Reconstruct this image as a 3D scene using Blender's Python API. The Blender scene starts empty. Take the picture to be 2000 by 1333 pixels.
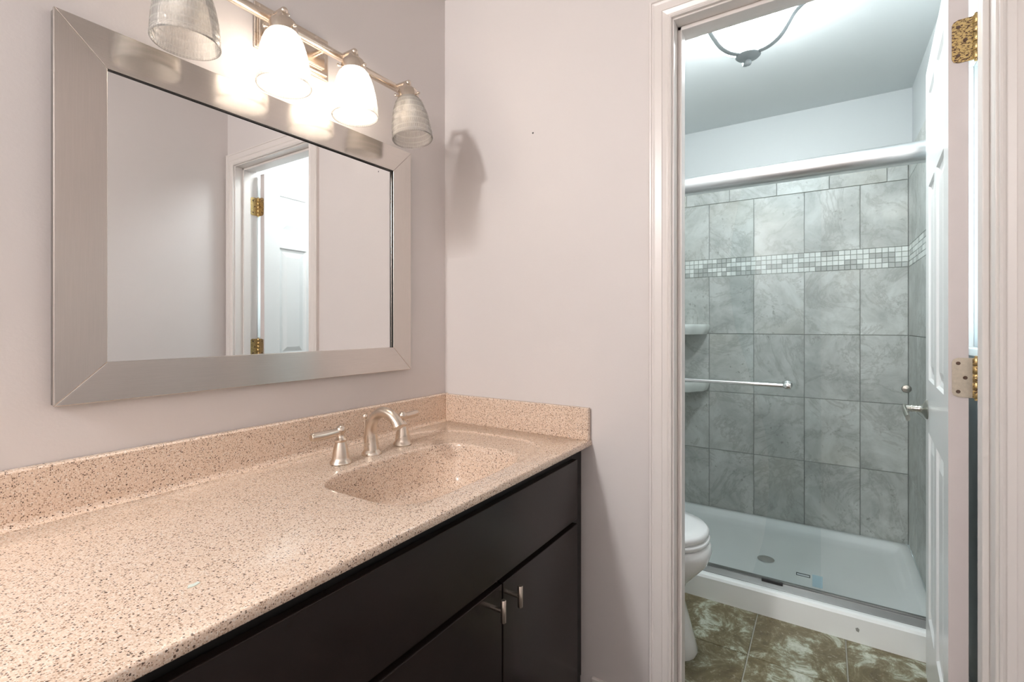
import bpy, bmesh, math, random
from mathutils import Vector, Matrix
random.seed(7)
C = bpy.context.scene
COL = C.collection
PI = math.pi

# ---------------------------------------------------------------- camera, world, room and fill lights, exposure
EYE = Vector((0.0, 0.0, 1.18)); YAW = 0.57624; FPX = 940.8
cd = bpy.data.cameras.new('camera'); cam = bpy.data.objects.new('camera', cd); COL.objects.link(cam)
cam.location = EYE; cam.rotation_euler = (PI / 2, 0, YAW - PI / 2)
cd.sensor_width = 36; cd.lens = 36 * FPX / 2000; cd.shift_y = -31 / 2000; cd.clip_start = 0.02
C.camera = cam
W = bpy.data.worlds.new('sky'); C.world = W; W.use_nodes = True
wn = W.node_tree.nodes; bg = wn['Background']
bg.inputs['Color'].default_value = (0.78, 0.93, 1.0, 1); bg.inputs['Strength'].default_value = 7.0
C.view_settings.view_transform = 'Standard'; C.view_settings.look = 'None'
C.view_settings.gamma = 1; C.view_settings.use_curve_mapping = False
C.view_settings.exposure = 0.47
C.cycles.max_bounces = 14; C.cycles.diffuse_bounces = 7; C.cycles.glossy_bounces = 8
C.cycles.transmission_bounces = 8; C.cycles.transparent_max_bounces = 24
C.cycles.caustics_reflective = False; C.cycles.caustics_refractive = False
C.cycles.use_denoising = True; C.cycles.sample_clamp_indirect = 6
LAMP_VANITY = 1.15        # each lit vanity bulb
LAMP_BATH = 31.0         # bathroom ceiling bowl
LAMP_FILL = 106.0         # added fill light behind the camera, no lamp known there
WARM = (1.0, 0.88, 0.77); COOL = (0.91, 0.985, 1.0); FILLC = (1.0, 0.985, 0.97)

# ---------------------------------------------------------------- sizes
D0, D1 = 1.38, 1.495        # wall with the doorway, near and far face
YL, YR = 1.197, -0.375      # vanity wall, window wall
XF = 3.19                   # far wall behind the shower
XB = -1.9                   # wall behind the camera
ZC = 2.40
JL, JR, JT = 0.355, -0.295, 2.035   # finished jamb faces

# ---------------------------------------------------------------- materials
def nt(name):
    m = bpy.data.materials.new(name); m.use_nodes = True
    return m, m.node_tree, m.node_tree.nodes['Principled BSDF']
def N(t, kind, **kw):
    n = t.nodes.new(kind)
    for k, v in kw.items():
        if k in n.inputs: n.inputs[k].default_value = v
        else: setattr(n, k, v)
    return n
def pos(t):
    return N(t, 'ShaderNodeNewGeometry').outputs['Position']
def mixc(t, fac, a, b, blend='MIX'):
    n = t.nodes.new('ShaderNodeMix'); n.data_type = 'RGBA'; n.blend_type = blend
    for s, v in ((n.inputs[0], fac), (n.inputs[6], a), (n.inputs[7], b)):
        if isinstance(v, (int, float)): s.default_value = v
        elif isinstance(v, tuple): s.default_value = v if len(v) == 4 else (*v, 1)
        else: t.links.new(v, s)
    return n.outputs[2]
def math_(t, op, a, b=None, c=None):
    n = t.nodes.new('ShaderNodeMath'); n.operation = op
    for i, v in enumerate((a, b, c)):
        if v is None: continue
        if isinstance(v, (int, float)): n.inputs[i].default_value = v
        else: t.links.new(v, n.inputs[i])
    return n.outputs[0]
def ramp(t, fac, stops):
    n = t.nodes.new('ShaderNodeValToRGB'); e = n.color_ramp.elements
    while len(e) < len(stops): e.new(0.5)
    for el, (p, c) in zip(e, stops):
        el.position = p; el.color = (*c, 1) if len(c) == 3 else c
    t.links.new(fac, n.inputs[0]); return n.outputs[0]
def noise(t, vec, scale, detail=3, rough=0.5, dist=0.0):
    n = N(t, 'ShaderNodeTexNoise', Scale=scale, Detail=detail, Roughness=rough, Distortion=dist)
    t.links.new(vec, n.inputs['Vector']); return n.outputs['Fac']
def bump(t, b, h, strength=0.2, dist=0.002):
    n = N(t, 'ShaderNodeBump', Strength=strength, Distance=dist)
    t.links.new(h, n.inputs['Height']); t.links.new(n.outputs[0], b.inputs['Normal']); return n
def paint(name, col, rough=0.5, var=0.03, scale=6, bs=0.0, bscale=300, metal=0.0, coat=0.0, **kw):
    m, t, b = nt(name); p = pos(t)
    lo = tuple(max(0, c * (1 - var)) for c in col); hi = tuple(min(1, c * (1 + var)) for c in col)
    t.links.new(mixc(t, noise(t, p, scale), lo, hi), b.inputs['Base Color'])
    b.inputs['Roughness'].default_value = rough; b.inputs['Metallic'].default_value = metal
    b.inputs['Coat Weight'].default_value = coat
    if bs: bump(t, b, noise(t, p, bscale, 2), bs)
    for k, v in kw.items(): b.inputs[k].default_value = v
    return m
def brushed(name, col, rough, stretch, scale=900, var=0.08, rvar=0.1, bs=0.04):
    m, t, b = nt(name)
    mp = N(t, 'ShaderNodeMapping'); mp.inputs['Scale'].default_value = stretch
    t.links.new(pos(t), mp.inputs['Vector'])
    f = noise(t, mp.outputs[0], scale, 4, 0.6); g = noise(t, pos(t), 9, 3)
    t.links.new(mixc(t, f, tuple(c * (1 - var) for c in col), tuple(min(1, c * (1 + var)) for c in col)), b.inputs['Base Color'])
    r = math_(t, 'MULTIPLY_ADD', g, rvar, rough - rvar / 2); t.links.new(r, b.inputs['Roughness'])
    b.inputs['Metallic'].default_value = 1
    bump(t, b, f, bs, 0.001)
    return m

M = {}
M['wall'] = paint('wall_paint', (0.68, 0.642, 0.63), 0.55, 0.015, 4, 0.10, 180)
M['bath_wall'] = paint('bath_wall_paint', (0.64, 0.665, 0.67), 0.5, 0.012, 4, 0.08, 180)
M['ceil'] = paint('ceiling_paint', (0.74, 0.74, 0.73), 0.7, 0.012, 4, 0.06, 200)
M['bath_ceil'] = paint('bath_ceiling_paint', (0.70, 0.73, 0.735), 0.7, 0.012, 4, 0.06, 200)
M['trim'] = paint('trim_gloss_paint', (0.74, 0.70, 0.675), 0.3, 0.02, 8, 0.03, 60)
M['door'] = paint('door_white_paint', (0.84, 0.85, 0.85), 0.28, 0.012, 8, 0.04, 90)
M['dooredge'] = paint('door_edge_pinkish', (0.66, 0.60, 0.59), 0.5, 0.03, 20, 0.12, 60)
M['nickel'] = brushed('brushed_nickel', (0.70, 0.615, 0.53), 0.27, (1, 1, 0.06), 500)
M['frame_h'] = brushed('brushed_steel_horizontal', (0.66, 0.615, 0.575), 0.16, (0.02, 1, 1), 700)
M['frame_v'] = brushed('brushed_steel_vertical', (0.66, 0.615, 0.575), 0.19, (1, 1, 0.02), 700)
M['frame_edge'] = paint('mirror_edge_dark', (0.25, 0.235, 0.22), 0.4, 0.1, 30, metal=0.8)
M['mirror'] = paint('mirror_silver', (0.90, 0.90, 0.895), 0.0, 0.002, 2, metal=1.0)
M['darkgap'] = paint('mirror_gap_black', (0.02, 0.018, 0.016), 0.6)
M['espresso'] = paint('espresso_lacquer', (0.015, 0.0095, 0.008), 0.24, 0.25, 14, 0.03, 50, coat=0.0, **{'Specular IOR Level': 0.34})
M['cab_in'] = paint('cabinet_black', (0.008, 0.007, 0.0065), 0.4, 0.2, 20)
M['carpet'] = paint('hall_floor', (0.10, 0.085, 0.075), 0.9, 0.15, 60, 0.4, 400)
M['porcelain'] = paint('porcelain', (0.82, 0.83, 0.83), 0.08, 0.008, 4, coat=0.3)
M['acrylic'] = paint('shower_acrylic', (0.90, 0.925, 0.92), 0.22, 0.02, 7, coat=0.1)
M['shelf'] = paint('ceramic_shelf', (0.74, 0.76, 0.73), 0.2, 0.06, 18)
M['alu'] = brushed('satin_aluminium', (0.82, 0.83, 0.84), 0.30, (1, 0.03, 1), 500, 0.04)
M['track'] = paint('track_aluminium', (0.22, 0.22, 0.215), 0.4, 0.05, 20, metal=0.4)
M['chrome'] = brushed('satin_chrome', (0.74, 0.74, 0.73), 0.16, (1, 0.1, 1), 400, 0.04)
M['lampmetal'] = paint('ceiling_lamp_metal', (0.30, 0.33, 0.34), 0.5, 0.05, 30, metal=0.3)
M['oldnickel'] = paint('worn_nickel', (0.55, 0.54, 0.49), 0.28, 0.15, 60, metal=1.0)
M['black'] = paint('dark_metal', (0.02, 0.02, 0.022), 0.35, 0.1, 40)
M['grout'] = paint('grout', (0.34, 0.345, 0.33), 0.9, 0.08, 60, 0.1, 400)
M['floorgrout'] = paint('floor_grout', (0.50, 0.49, 0.43), 0.9, 0.08, 60, 0.1, 400)
M['vinyl'] = paint('window_vinyl', (0.84, 0.86, 0.87), 0.3, 0.01, 8)
M['chip'] = paint('chip_white', (0.70, 0.78, 0.72), 0.3, 0.05, 90)
M['label_dark'] = paint('label_print', (0.05, 0.07, 0.08), 0.4)
M['label_light'] = paint('label_ground', (0.62, 0.72, 0.75), 0.4)
M['label_blue'] = paint('pale_blue_film', (0.45, 0.66, 0.76), 0.4)

def m_stone():
    m, t, b = nt('speckled_composite_stone'); p = pos(t)
    n1 = noise(t, p, 420, 2, 0.6)
    base = ramp(t, n1, [(0.30, (0.62, 0.455, 0.335)), (0.52, (0.76, 0.60, 0.475)), (0.72, (0.85, 0.73, 0.63))])
    def specks(scale, keep, rad, col, cur):
        v = N(t, 'ShaderNodeTexVoronoi', Scale=scale); t.links.new(p, v.inputs['Vector'])
        sp = N(t, 'ShaderNodeSeparateColor'); t.links.new(v.outputs['Color'], sp.inputs[0])
        k = math_(t, 'LESS_THAN', sp.outputs[0], keep)
        r = math_(t, 'MULTIPLY_ADD', sp.outputs[1], rad * 0.8, rad * 0.45)
        d = math_(t, 'LESS_THAN', v.outputs['Distance'], r)
        return mixc(t, math_(t, 'MULTIPLY', k, d), cur, col)
    base = specks(460, 0.28, 0.55, (0.40, 0.27, 0.19), base)
    base = specks(420, 0.25, 0.55, (0.82, 0.73, 0.64), base)
    base = specks(370, 0.18, 0.50, (0.125, 0.082, 0.060), base)
    t.links.new(base, b.inputs['Base Color'])
    b.inputs['Roughness'].default_value = 0.22; b.inputs['Coat Weight'].default_value = 0.25
    b.inputs['Coat Roughness'].default_value = 0.12
    return m
M['stone'] = m_stone()

def tilecoords(t):
    a = N(t, 'ShaderNodeAttribute'); a.attribute_name = 'rnd'
    s = N(t, 'ShaderNodeVectorMath', operation='SCALE'); s.inputs['Scale'].default_value = 9.0
    t.links.new(a.outputs['Color'], s.inputs[0])
    v = N(t, 'ShaderNodeVectorMath', operation='ADD'); t.links.new(pos(t), v.inputs[0]); t.links.new(s.outputs[0], v.inputs[1])
    sp = N(t, 'ShaderNodeSeparateColor'); t.links.new(a.outputs['Color'], sp.inputs[0])
    return v.outputs[0], sp
def m_walltile():
    m, t, b = nt('travertine_wall_tile'); p, sp = tilecoords(t)
    n1 = noise(t, p, 5.5, 8, 0.68, 0.5)
    c = ramp(t, n1, [(0.32, (0.37, 0.38, 0.36)), (0.48, (0.49, 0.50, 0.475)), (0.60, (0.585, 0.595, 0.57)), (0.75, (0.65, 0.66, 0.64))])
    vein = noise(t, p, 3.0, 8, 0.68, 0.9)
    vv = math_(t, 'ABSOLUTE', math_(t, 'SUBTRACT', vein, 0.5))
    vm = ramp(t, vv, [(0.0, (1, 1, 1)), (0.030, (0, 0, 0))])
    c = mixc(t, math_(t, 'MULTIPLY', vm, 0.45), c, (0.27, 0.265, 0.24))
    pit = noise(t, p, 38, 4, 0.7)
    pm = ramp(t, pit, [(0.60, (0, 0, 0)), (0.68, (1, 1, 1))])
    pr = ramp(t, noise(t, p, 7, 2), [(0.46, (0, 0, 0)), (0.62, (1, 1, 1))])
    c = mixc(t, math_(t, 'MULTIPLY', math_(t, 'MULTIPLY', pm, pr), 0.8), c, (0.24, 0.235, 0.21))
    warm = ramp(t, noise(t, p, 2.4, 2), [(0.55, (0, 0, 0)), (0.75, (1, 1, 1))])
    c = mixc(t, math_(t, 'MULTIPLY', warm, 0.25), c, (0.50, 0.455, 0.36))
    v = math_(t, 'MULTIPLY_ADD', sp.outputs[2], 0.14, 0.93)
    hsv = N(t, 'ShaderNodeHueSaturation'); t.links.new(v, hsv.inputs['Value']); t.links.new(c, hsv.inputs['Color'])
    t.links.new(hsv.outputs[0], b.inputs['Base Color'])
    b.inputs['Roughness'].default_value = 0.34
    return m
M['walltile'] = m_walltile()
def m_mosaic():
    m, t, b = nt('mosaic_border_tile'); p, sp = tilecoords(t)
    g = math_(t, 'GREATER_THAN', sp.outputs[0], 0.5)
    c = mixc(t, g, (0.72, 0.74, 0.71), (0.44, 0.455, 0.435))
    v = math_(t, 'MULTIPLY_ADD', sp.outputs[1], 0.16, 0.92)
    hsv = N(t, 'ShaderNodeHueSaturation'); t.links.new(v, hsv.inputs['Value']); t.links.new(c, hsv.inputs['Color'])
    t.links.new(hsv.outputs[0], b.inputs['Base Color']); b.inputs['Roughness'].default_value = 0.3
    return m
M['mosaic'] = m_mosaic()
def m_floortile():
    m, t, b = nt('mottled_floor_tile'); p, sp = tilecoords(t)
    n1 = noise(t, p, 8.5, 10, 0.76, 0.7)
    c = ramp(t, n1, [(0.36, (0.085, 0.062, 0.028)), (0.49, (0.15, 0.118, 0.058)), (0.55, (0.22, 0.20, 0.125)), (0.595, (0.42, 0.44, 0.35)), (0.70, (0.62, 0.65, 0.58))])
    fine = noise(t, p, 60, 4, 0.7, 0.5)
    c = mixc(t, math_(t, 'MULTIPLY', ramp(t, fine, [(0.52, (0, 0, 0)), (0.66, (1, 1, 1))]), 0.4), c, (0.14, 0.115, 0.065))
    c = mixc(t, math_(t, 'MULTIPLY', ramp(t, fine, [(0.32, (1, 1, 1)), (0.42, (0, 0, 0))]), 0.35), c, (0.60, 0.60, 0.50))
    t.links.new(c, b.inputs['Base Color']); b.inputs['Roughness'].default_value = 0.30
    return m
M['floortile'] = m_floortile()

def m_glass(name, tint, refl=1.0, ior=1.5):
    m = bpy.data.materials.new(name); m.use_nodes = True; t = m.node_tree
    for n in list(t.nodes): t.nodes.remove(n)
    o = N(t, 'ShaderNodeOutputMaterial'); tr = N(t, 'ShaderNodeBsdfTransparent'); gl = N(t, 'ShaderNodeBsdfGlossy')
    gl.inputs['Roughness'].default_value = 0.0
    c = mixc(t, noise(t, pos(t), 3, 2), tuple(x * 0.995 for x in tint), tint)
    t.links.new(c, tr.inputs['Color'])
    fr = N(t, 'ShaderNodeFresnel', IOR=ior); mx = N(t, 'ShaderNodeMixShader')
    t.links.new(math_(t, 'MULTIPLY', fr.outputs[0], refl), mx.inputs[0])
    t.links.new(tr.outputs[0], mx.inputs[1]); t.links.new(gl.outputs[0], mx.inputs[2]); t.links.new(mx.outputs[0], o.inputs[0])
    return m
M['glass'] = m_glass('shower_glass', (0.978, 0.992, 0.995), 0.4)
M['pane'] = m_glass('window_pane', (0.97, 0.985, 0.985), 0.6)
def m_lampglass(name, col, trans, grid):
    """pressed glass: part clear, part diffusing, with a prism grid where grid=True"""
    m = bpy.data.materials.new(name); m.use_nodes = True; t = m.node_tree
    for n in list(t.nodes): t.nodes.remove(n)
    o = N(t, 'ShaderNodeOutputMaterial'); tr = N(t, 'ShaderNodeBsdfTransparent'); tl = N(t, 'ShaderNodeBsdfTranslucent')
    df = N(t, 'ShaderNodeBsdfDiffuse'); gl = N(t, 'ShaderNodeBsdfGlossy'); gl.inputs['Roughness'].default_value = 0.12
    for x in (tl, df): x.inputs['Color'].default_value = (*col, 1)
    tr.inputs['Color'].default_value = (1, 0.985, 0.96, 1)
    m1 = N(t, 'ShaderNodeMixShader'); m1.inputs[0].default_value = 0.4
    t.links.new(tl.outputs[0], m1.inputs[1]); t.links.new(df.outputs[0], m1.inputs[2])
    m2 = N(t, 'ShaderNodeMixShader'); m2.inputs[0].default_value = 1 - trans
    t.links.new(tr.outputs[0], m2.inputs[1]); t.links.new(m1.outputs[0], m2.inputs[2])
    m3 = N(t, 'ShaderNodeMixShader'); fr = N(t, 'ShaderNodeFresnel', IOR=1.18)
    t.links.new(fr.outputs[0], m3.inputs[0]); t.links.new(m2.outputs[0], m3.inputs[1]); t.links.new(gl.outputs[0], m3.inputs[2])
    t.links.new(m3.outputs[0], o.inputs[0])
    if grid:
        uv = N(t, 'ShaderNodeUVMap'); s = N(t, 'ShaderNodeSeparateXYZ'); t.links.new(uv.outputs[0], s.inputs[0])
        a = math_(t, 'SINE', math_(t, 'MULTIPLY', s.outputs[0], 2 * PI * 64))
        b = math_(t, 'SINE', math_(t, 'MULTIPLY', s.outputs[1], 2 * PI * 23))
        h = math_(t, 'MAXIMUM', a, b)
        bp = N(t, 'ShaderNodeBump', Strength=0.3, Distance=0.0015); t.links.new(h, bp.inputs['Height'])
        for x in (tl, df, gl): t.links.new(bp.outputs[0], x.inputs['Normal'])
        line = math_(t, 'GREATER_THAN', h, 0.75)
        c = mixc(t, line, col, tuple(x * 0.95 for x in col))
        for x in (tl, df): t.links.new(c, x.inputs['Color'])
        t.links.new(math_(t, 'MULTIPLY_ADD', line, 0.25 * trans, 1 - trans), m2.inputs[0])
    return m
M['shade'] = m_lampglass('prismatic_shade_glass', (0.99, 0.985, 0.97), 0.70, True)

def m_emit(name, col, s, thru=False):
    m = bpy.data.materials.new(name); m.use_nodes = True; t = m.node_tree
    for n in list(t.nodes): t.nodes.remove(n)
    o = N(t, 'ShaderNodeOutputMaterial'); e = N(t, 'ShaderNodeEmission'); e.inputs['Strength'].default_value = s
    c = mixc(t, noise(t, pos(t), 40), tuple(x * 0.98 for x in col), col)
    t.links.new(c, e.inputs['Color'])
    if thru:                                   # frosted envelope that lets the filament's light out
        tr = N(t, 'ShaderNodeBsdfTransparent'); ad = N(t, 'ShaderNodeAddShader')
        t.links.new(e.outputs[0], ad.inputs[0]); t.links.new(tr.outputs[0], ad.inputs[1]); t.links.new(ad.outputs[0], o.inputs[0])
    else: t.links.new(e.outputs[0], o.inputs[0])
    return m
M['bulb_on'] = m_emit('bulb_lit', WARM, 2.0, True)
M['bulb_off'] = paint('bulb_frosted', (0.82, 0.80, 0.77), 0.3, 0.01)
M['dome'] = m_emit('fill_dome_lit', FILLC, 1.0, True)
M['bowl'] = m_emit('lit_alabaster_bowl', COOL, LAMP_BATH)
def m_brass(name, rust):
    m, t, b = nt(name); p = pos(t)
    mp = N(t, 'ShaderNodeMapping'); mp.inputs['Scale'].default_value = (1, 1, 2.2); t.links.new(p, mp.inputs['Vector'])
    n = noise(t, mp.outputs[0], 150, 4, 0.65, 0.6)
    f = ramp(t, n, [(0.60 - rust, (0, 0, 0)), (0.63 - rust, (1, 1, 1))])
    base = mixc(t, noise(t, p, 60), (0.50, 0.35, 0.14), (0.62, 0.47, 0.23))
    t.links.new(mixc(t, f, base, (0.085, 0.04, 0.022)), b.inputs['Base Color'])
    t.links.new(math_(t, 'MULTIPLY_ADD', f, -0.85, 0.9), b.inputs['Metallic'])
    t.links.new(math_(t, 'MULTIPLY_ADD', f, 0.4, 0.35), b.inputs['Roughness'])
    return m
M['brass_rusty'] = m_brass('rusted_brass', 0.09)
M['brass'] = m_brass('worn_brass', 0.035)
M['brass_pale'] = brushed('worn_pale_plate', (0.56, 0.51, 0.42), 0.32, (1, 1, 1), 150, 0.25)
M['screw'] = paint('rusty_screw', (0.10, 0.055, 0.035), 0.6, 0.3, 300)

# ---------------------------------------------------------------- mesh building
class B:
    def __init__(s, uv=False):
        s.curved = False; s.bm = bmesh.new(); s.uv = s.bm.loops.layers.uv.new('UVMap') if uv else None
    def box(s, x0, x1, y0, y1, z0, z1, bev=0.0, seg=2, T=None):
        b = bmesh.new(); vs = [b.verts.new((x, y, z)) for x in (x0, x1) for y in (y0, y1) for z in (z0, z1)]
        for f in ((0, 1, 3, 2), (4, 6, 7, 5), (0, 4, 5, 1), (2, 3, 7, 6), (0, 2, 6, 4), (1, 5, 7, 3)):
            b.faces.new([vs[i] for i in f])
        if bev: bmesh.ops.bevel(b, geom=b.edges[:], offset=bev, segments=seg, affect='EDGES', profile=0.5)
        s.add(b, T); return s
    def add(s, b, T=None):
        if T is not None: bmesh.ops.transform(b, matrix=T, verts=b.verts)
        bmesh.ops.recalc_face_normals(b, faces=b.faces)
        me = bpy.data.meshes.new('t'); b.to_mesh(me); b.free(); s.bm.from_mesh(me); bpy.data.meshes.remove(me)
    def loft(s, rings, caps=(True, True), closed=True, T=None):
        s.curved = True
        b = bmesh.new(); uv = b.loops.layers.uv.new('UVMap') if s.uv is not None else None
        R = [[b.verts.new(p) for p in r] for r in rings]; n = len(R[0]); m = len(R)
        for i in range(m - 1):
            for j in range(n if closed else n - 1):
                k = (j + 1) % n
                f = b.faces.new((R[i][j], R[i][k], R[i + 1][k], R[i + 1][j]))
                if uv is not None:
                    for l, (u, v) in zip(f.loops, ((j, i), (j + 1, i), (j + 1, i + 1), (j, i + 1))):
                        l[uv].uv = (u / n, v / (m - 1))
        if caps[0]: b.faces.new(R[0][::-1])
        if caps[1]: b.faces.new(R[-1])
        s.add(b, T); return s
    def lathe(s, prof, seg=32, T=None, caps=(False, False)):
        rings = [[(max(r, 1e-5) * math.cos(2 * PI * k / seg), max(r, 1e-5) * math.sin(2 * PI * k / seg), z) for k in range(seg)] for r, z in prof]
        return s.loft(rings, caps, T=T)
    def tube(s, pts, rad, seg=16, caps=True, T=None, flat=None):
        P = [Vector(p) for p in pts]; n = len(P)
        rad = rad if isinstance(rad, (list, tuple)) else [rad] * n
        tg = [((P[min(i + 1, n - 1)] - P[max(i - 1, 0)]).normalized()) for i in range(n)]
        up = Vector((0, 0, 1)) if abs(tg[0].z) < 0.9 else Vector((1, 0, 0))
        a = (up - tg[0] * up.dot(tg[0])).normalized(); rings = []
        for i in range(n):
            a = (a - tg[i] * a.dot(tg[i])).normalized(); c = tg[i].cross(a)
            fa, fc = flat or (1, 1)
            rings.append([P[i] + (a * fa * math.cos(2 * PI * k / seg) + c * fc * math.sin(2 * PI * k / seg)) * rad[i] for k in range(seg)])
        return s.loft(rings, (caps, caps), T=T)
    def prism(s, poly, axis, a, b_, bev=0.0, T=None):
        s.curved = s.curved or len(poly) > 10
        f = {'x': lambda u, v, w: (w, u, v), 'y': lambda u, v, w: (u, w, v), 'z': lambda u, v, w: (u, v, w)}[axis]
        b = bmesh.new(); A = [b.verts.new(f(u, v, a)) for u, v in poly]; E = [b.verts.new(f(u, v, b_)) for u, v in poly]
        n = len(poly); b.faces.new(A[::-1]); b.faces.new(E)
        for i in range(n): b.faces.new((A[i], A[(i + 1) % n], E[(i + 1) % n], E[i]))
        if bev: bmesh.ops.bevel(b, geom=b.edges[:], offset=bev, segments=2, affect='EDGES', profile=0.5)
        s.add(b, T); return s
    def sphere(s, c, r, seg=20, T=None, sz=1.0):
        prof = [(r * math.sin(PI * i / 12), -r * sz * math.cos(PI * i / 12)) for i in range(13)]
        M4 = Matrix.Translation(c); return s.lathe(prof, seg, M4 if T is None else T @ M4)
    def build(s, name, mat, parent=None, smooth=40):
        base = Vector((0, 0, 0)); q = parent
        while q is not None: base += q.location; q = q.parent
        if base.length: bmesh.ops.translate(s.bm, verts=s.bm.verts, vec=-base)
        bmesh.ops.remove_doubles(s.bm, verts=s.bm.verts, dist=2e-6)
        me = bpy.data.meshes.new(name); s.bm.to_mesh(me); s.bm.free(); me.materials.append(M[mat] if isinstance(mat, str) else mat)
        if smooth and s.curved:
            me.shade_smooth(); me.set_sharp_from_angle(angle=math.radians(smooth))
        o = bpy.data.objects.new(name, me); COL.objects.link(o)
        if parent is not None: o.parent = parent
        return o
def thing(name, label, cat, loc, group=None):
    o = bpy.data.objects.new(name, None); COL.objects.link(o); o.location = loc; o.empty_display_size = 0.05
    return tag(o, label, cat, group)
def tag(o, label, cat=None, group=None):
    o['label'] = label
    if cat: o['category'] = cat
    if group: o['group'] = group
    return o
def struct(o, label, cat):
    o['kind'] = 'structure'; return tag(o, label, cat)
def sm(o, lv=2):
    md = o.modifiers.new('sub', 'SUBSURF'); md.levels = lv; md.render_levels = lv; return o
def catmull(pts, n=8):
    P = [Vector(p) for p in pts]; P = [P[0] * 2 - P[1]] + P + [P[-1] * 2 - P[-2]]; out = []
    for i in range(1, len(P) - 2):
        for k in range(n):
            t = k / n; a, b, c, d = P[i - 1:i + 3]
            out.append(0.5 * ((2 * b) + (c - a) * t + (2 * a - 5 * b + 4 * c - d) * t * t + (3 * b - a - 3 * c + d) * t ** 3))
    out.append(P[-2]); return out
def Rot(deg, ax): return Matrix.Rotation(math.radians(deg), 4, ax)
def Tr(*p): return Matrix.Translation(p)

# ---------------------------------------------------------------- room shell
struct(B().box(XB, D1, YR, YL, -0.08, 0.0).build('floor', 'carpet'), 'plain floor of the vanity room below the cabinet', 'floor')
struct(B().box(XB - .1, D0 + .05, YR - .1, YL + .1, ZC, ZC + .08).build('ceiling', 'ceil'), 'white ceiling over the vanity room', 'ceiling')
struct(B().box(D0 + .05, XF + .1, YR - .1, YL + .1, ZC, ZC + .08).build('ceiling_bathroom', 'bath_ceil'), 'pale blue-white ceiling of the bathroom beyond the doorway', 'ceiling')
struct(B().box(XB, D1, YL, YL + .1, 0, ZC).build('wall_left', 'wall'), 'pinkish beige wall behind the mirror and vanity', 'wall')
struct(B().box(D1, XF, YL, YL + .1, 0, ZC).build('wall_left_bathroom', 'bath_wall'), 'pale bathroom wall behind the toilet tank', 'wall')
struct(B().box(XB - .1, XB, YR, YL, 0, ZC).build('wall_rear', 'wall'), 'pinkish beige wall behind the viewer', 'wall')
b = B()
b.box(D0, D1, JL + .02, YL, 0, ZC); b.box(D0, D1, YR, JR - .02, 0, ZC); b.box(D0, D1, JR - .02, JL + .02, JT + .02, ZC)
wb = struct(b.build('wall_back', 'wall', smooth=0), 'pinkish beige wall between the mirror corner and the bathroom doorway', 'wall')
tag(B().lathe([(0, 0), (.003, 0), (.002, .0006)], 10, Tr(D0, .814, 1.819) @ Rot(-90, 'Y')).build('nail_hole', 'black', wb), 'small dark nail hole')
b = B()   # window wall with its opening
WX0, WX1, WZ0, WZ1 = 1.56, 1.965, 1.115, 1.955
b.box(D0, WX0, YR - .1, YR, 0, ZC); b.box(WX1, XF, YR - .1, YR, 0, ZC)
b.box(WX0, WX1, YR - .1, YR, 0, WZ0); b.box(WX0, WX1, YR - .1, YR, WZ1, ZC)
struct(b.build('wall_right_bathroom', 'bath_wall', smooth=0), 'bathroom window wall glimpsed behind the open door', 'wall')
struct(B().box(XB, D0, YR - .1, YR, 0, ZC).build('wall_right', 'wall'), 'pinkish beige side wall seen in the mirror', 'wall')
struct(B().box(XF, XF + .1, YR, YL, 0, ZC).build('wall_far', 'bath_wall'), 'pale wall above the shower tile', 'wall')
struct(B().box(2.20, XF, .862, .95, 0, ZC).build('wall_partition', 'bath_wall'), 'partition wall at the left end of the shower', 'wall')

# tile fields: one mesh of bevelled tiles with a random value per tile, and the grout bed behind
def tilefield(name, mat, rects, place, thick=.006, gap=.0028, two=False, label=None, parent=None):
    bm = bmesh.new(); lay = bm.loops.layers.float_color.new('rnd')
    last = {}
    for (u0, u1, v0, v1, key) in rects:
        g = gap / 2; e = .0012
        col = (random.random(), random.random(), random.random(), 1)
        if two: col = (key, random.random(), random.random(), 1)
        lo = [(u0 + g, v0 + g), (u1 - g, v0 + g), (u1 - g, v1 - g), (u0 + g, v1 - g)]
        hi = [(u0 + g + e, v0 + g + e), (u1 - g - e, v0 + g + e), (u1 - g - e, v1 - g - e), (u0 + g + e, v1 - g - e)]
        A = [bm.verts.new(place(u, v, 0)) for u, v in lo]; M_ = [bm.verts.new(place(u, v, thick - e)) for u, v in lo]
        H = [bm.verts.new(place(u, v, thick)) for u, v in hi]
        fs = [bm.faces.new(H)]
        for i in range(4):
            k = (i + 1) % 4
            fs.append(bm.faces.new((A[i], A[k], M_[k], M_[i]))); fs.append(bm.faces.new((M_[i], M_[k], H[k], H[i])))
        for f in fs:
            for l in f.loops: l[lay] = col
    bmesh.ops.recalc_face_normals(bm, faces=bm.faces)
    me = bpy.data.meshes.new(name); bm.to_mesh(me); bm.free(); me.materials.append(M[mat])
    o = bpy.data.objects.new(name, me); COL.objects.link(o)
    if parent is not None: o.parent = parent
    return o
ROWS = [(.050, .413), (.413, .770), (.770, 1.127), (1.127, 1.480), (1.587, 1.93)]
TOP = (1.93, 2.062)
def field_rects(us, us_top):
    r = [(a, c, v0, v1, 0) for v0, v1 in ROWS for a, c in zip(us[:-1], us[1:])]
    return r + [(a, c, TOP[0], TOP[1], 0) for a, c in zip(us_top[:-1], us_top[1:])]
def mosaic_rects(u0, u1):
    n = round((u1 - u0) / .0268); w = (u1 - u0) / n; h = .107 / 4; out = []
    for r in range(4):
        k = 0
        while k < n:
            run = random.choice((1, 1, 2, 2, 3)); key = 1.0 if random.random() < 0.42 else 0.0
            for j in range(min(run, n - k)): out.append((u0 + (k + j) * w, u0 + (k + j + 1) * w, 1.480 + r * h, 1.480 + (r + 1) * h, key))
            k += run
    return out
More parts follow.
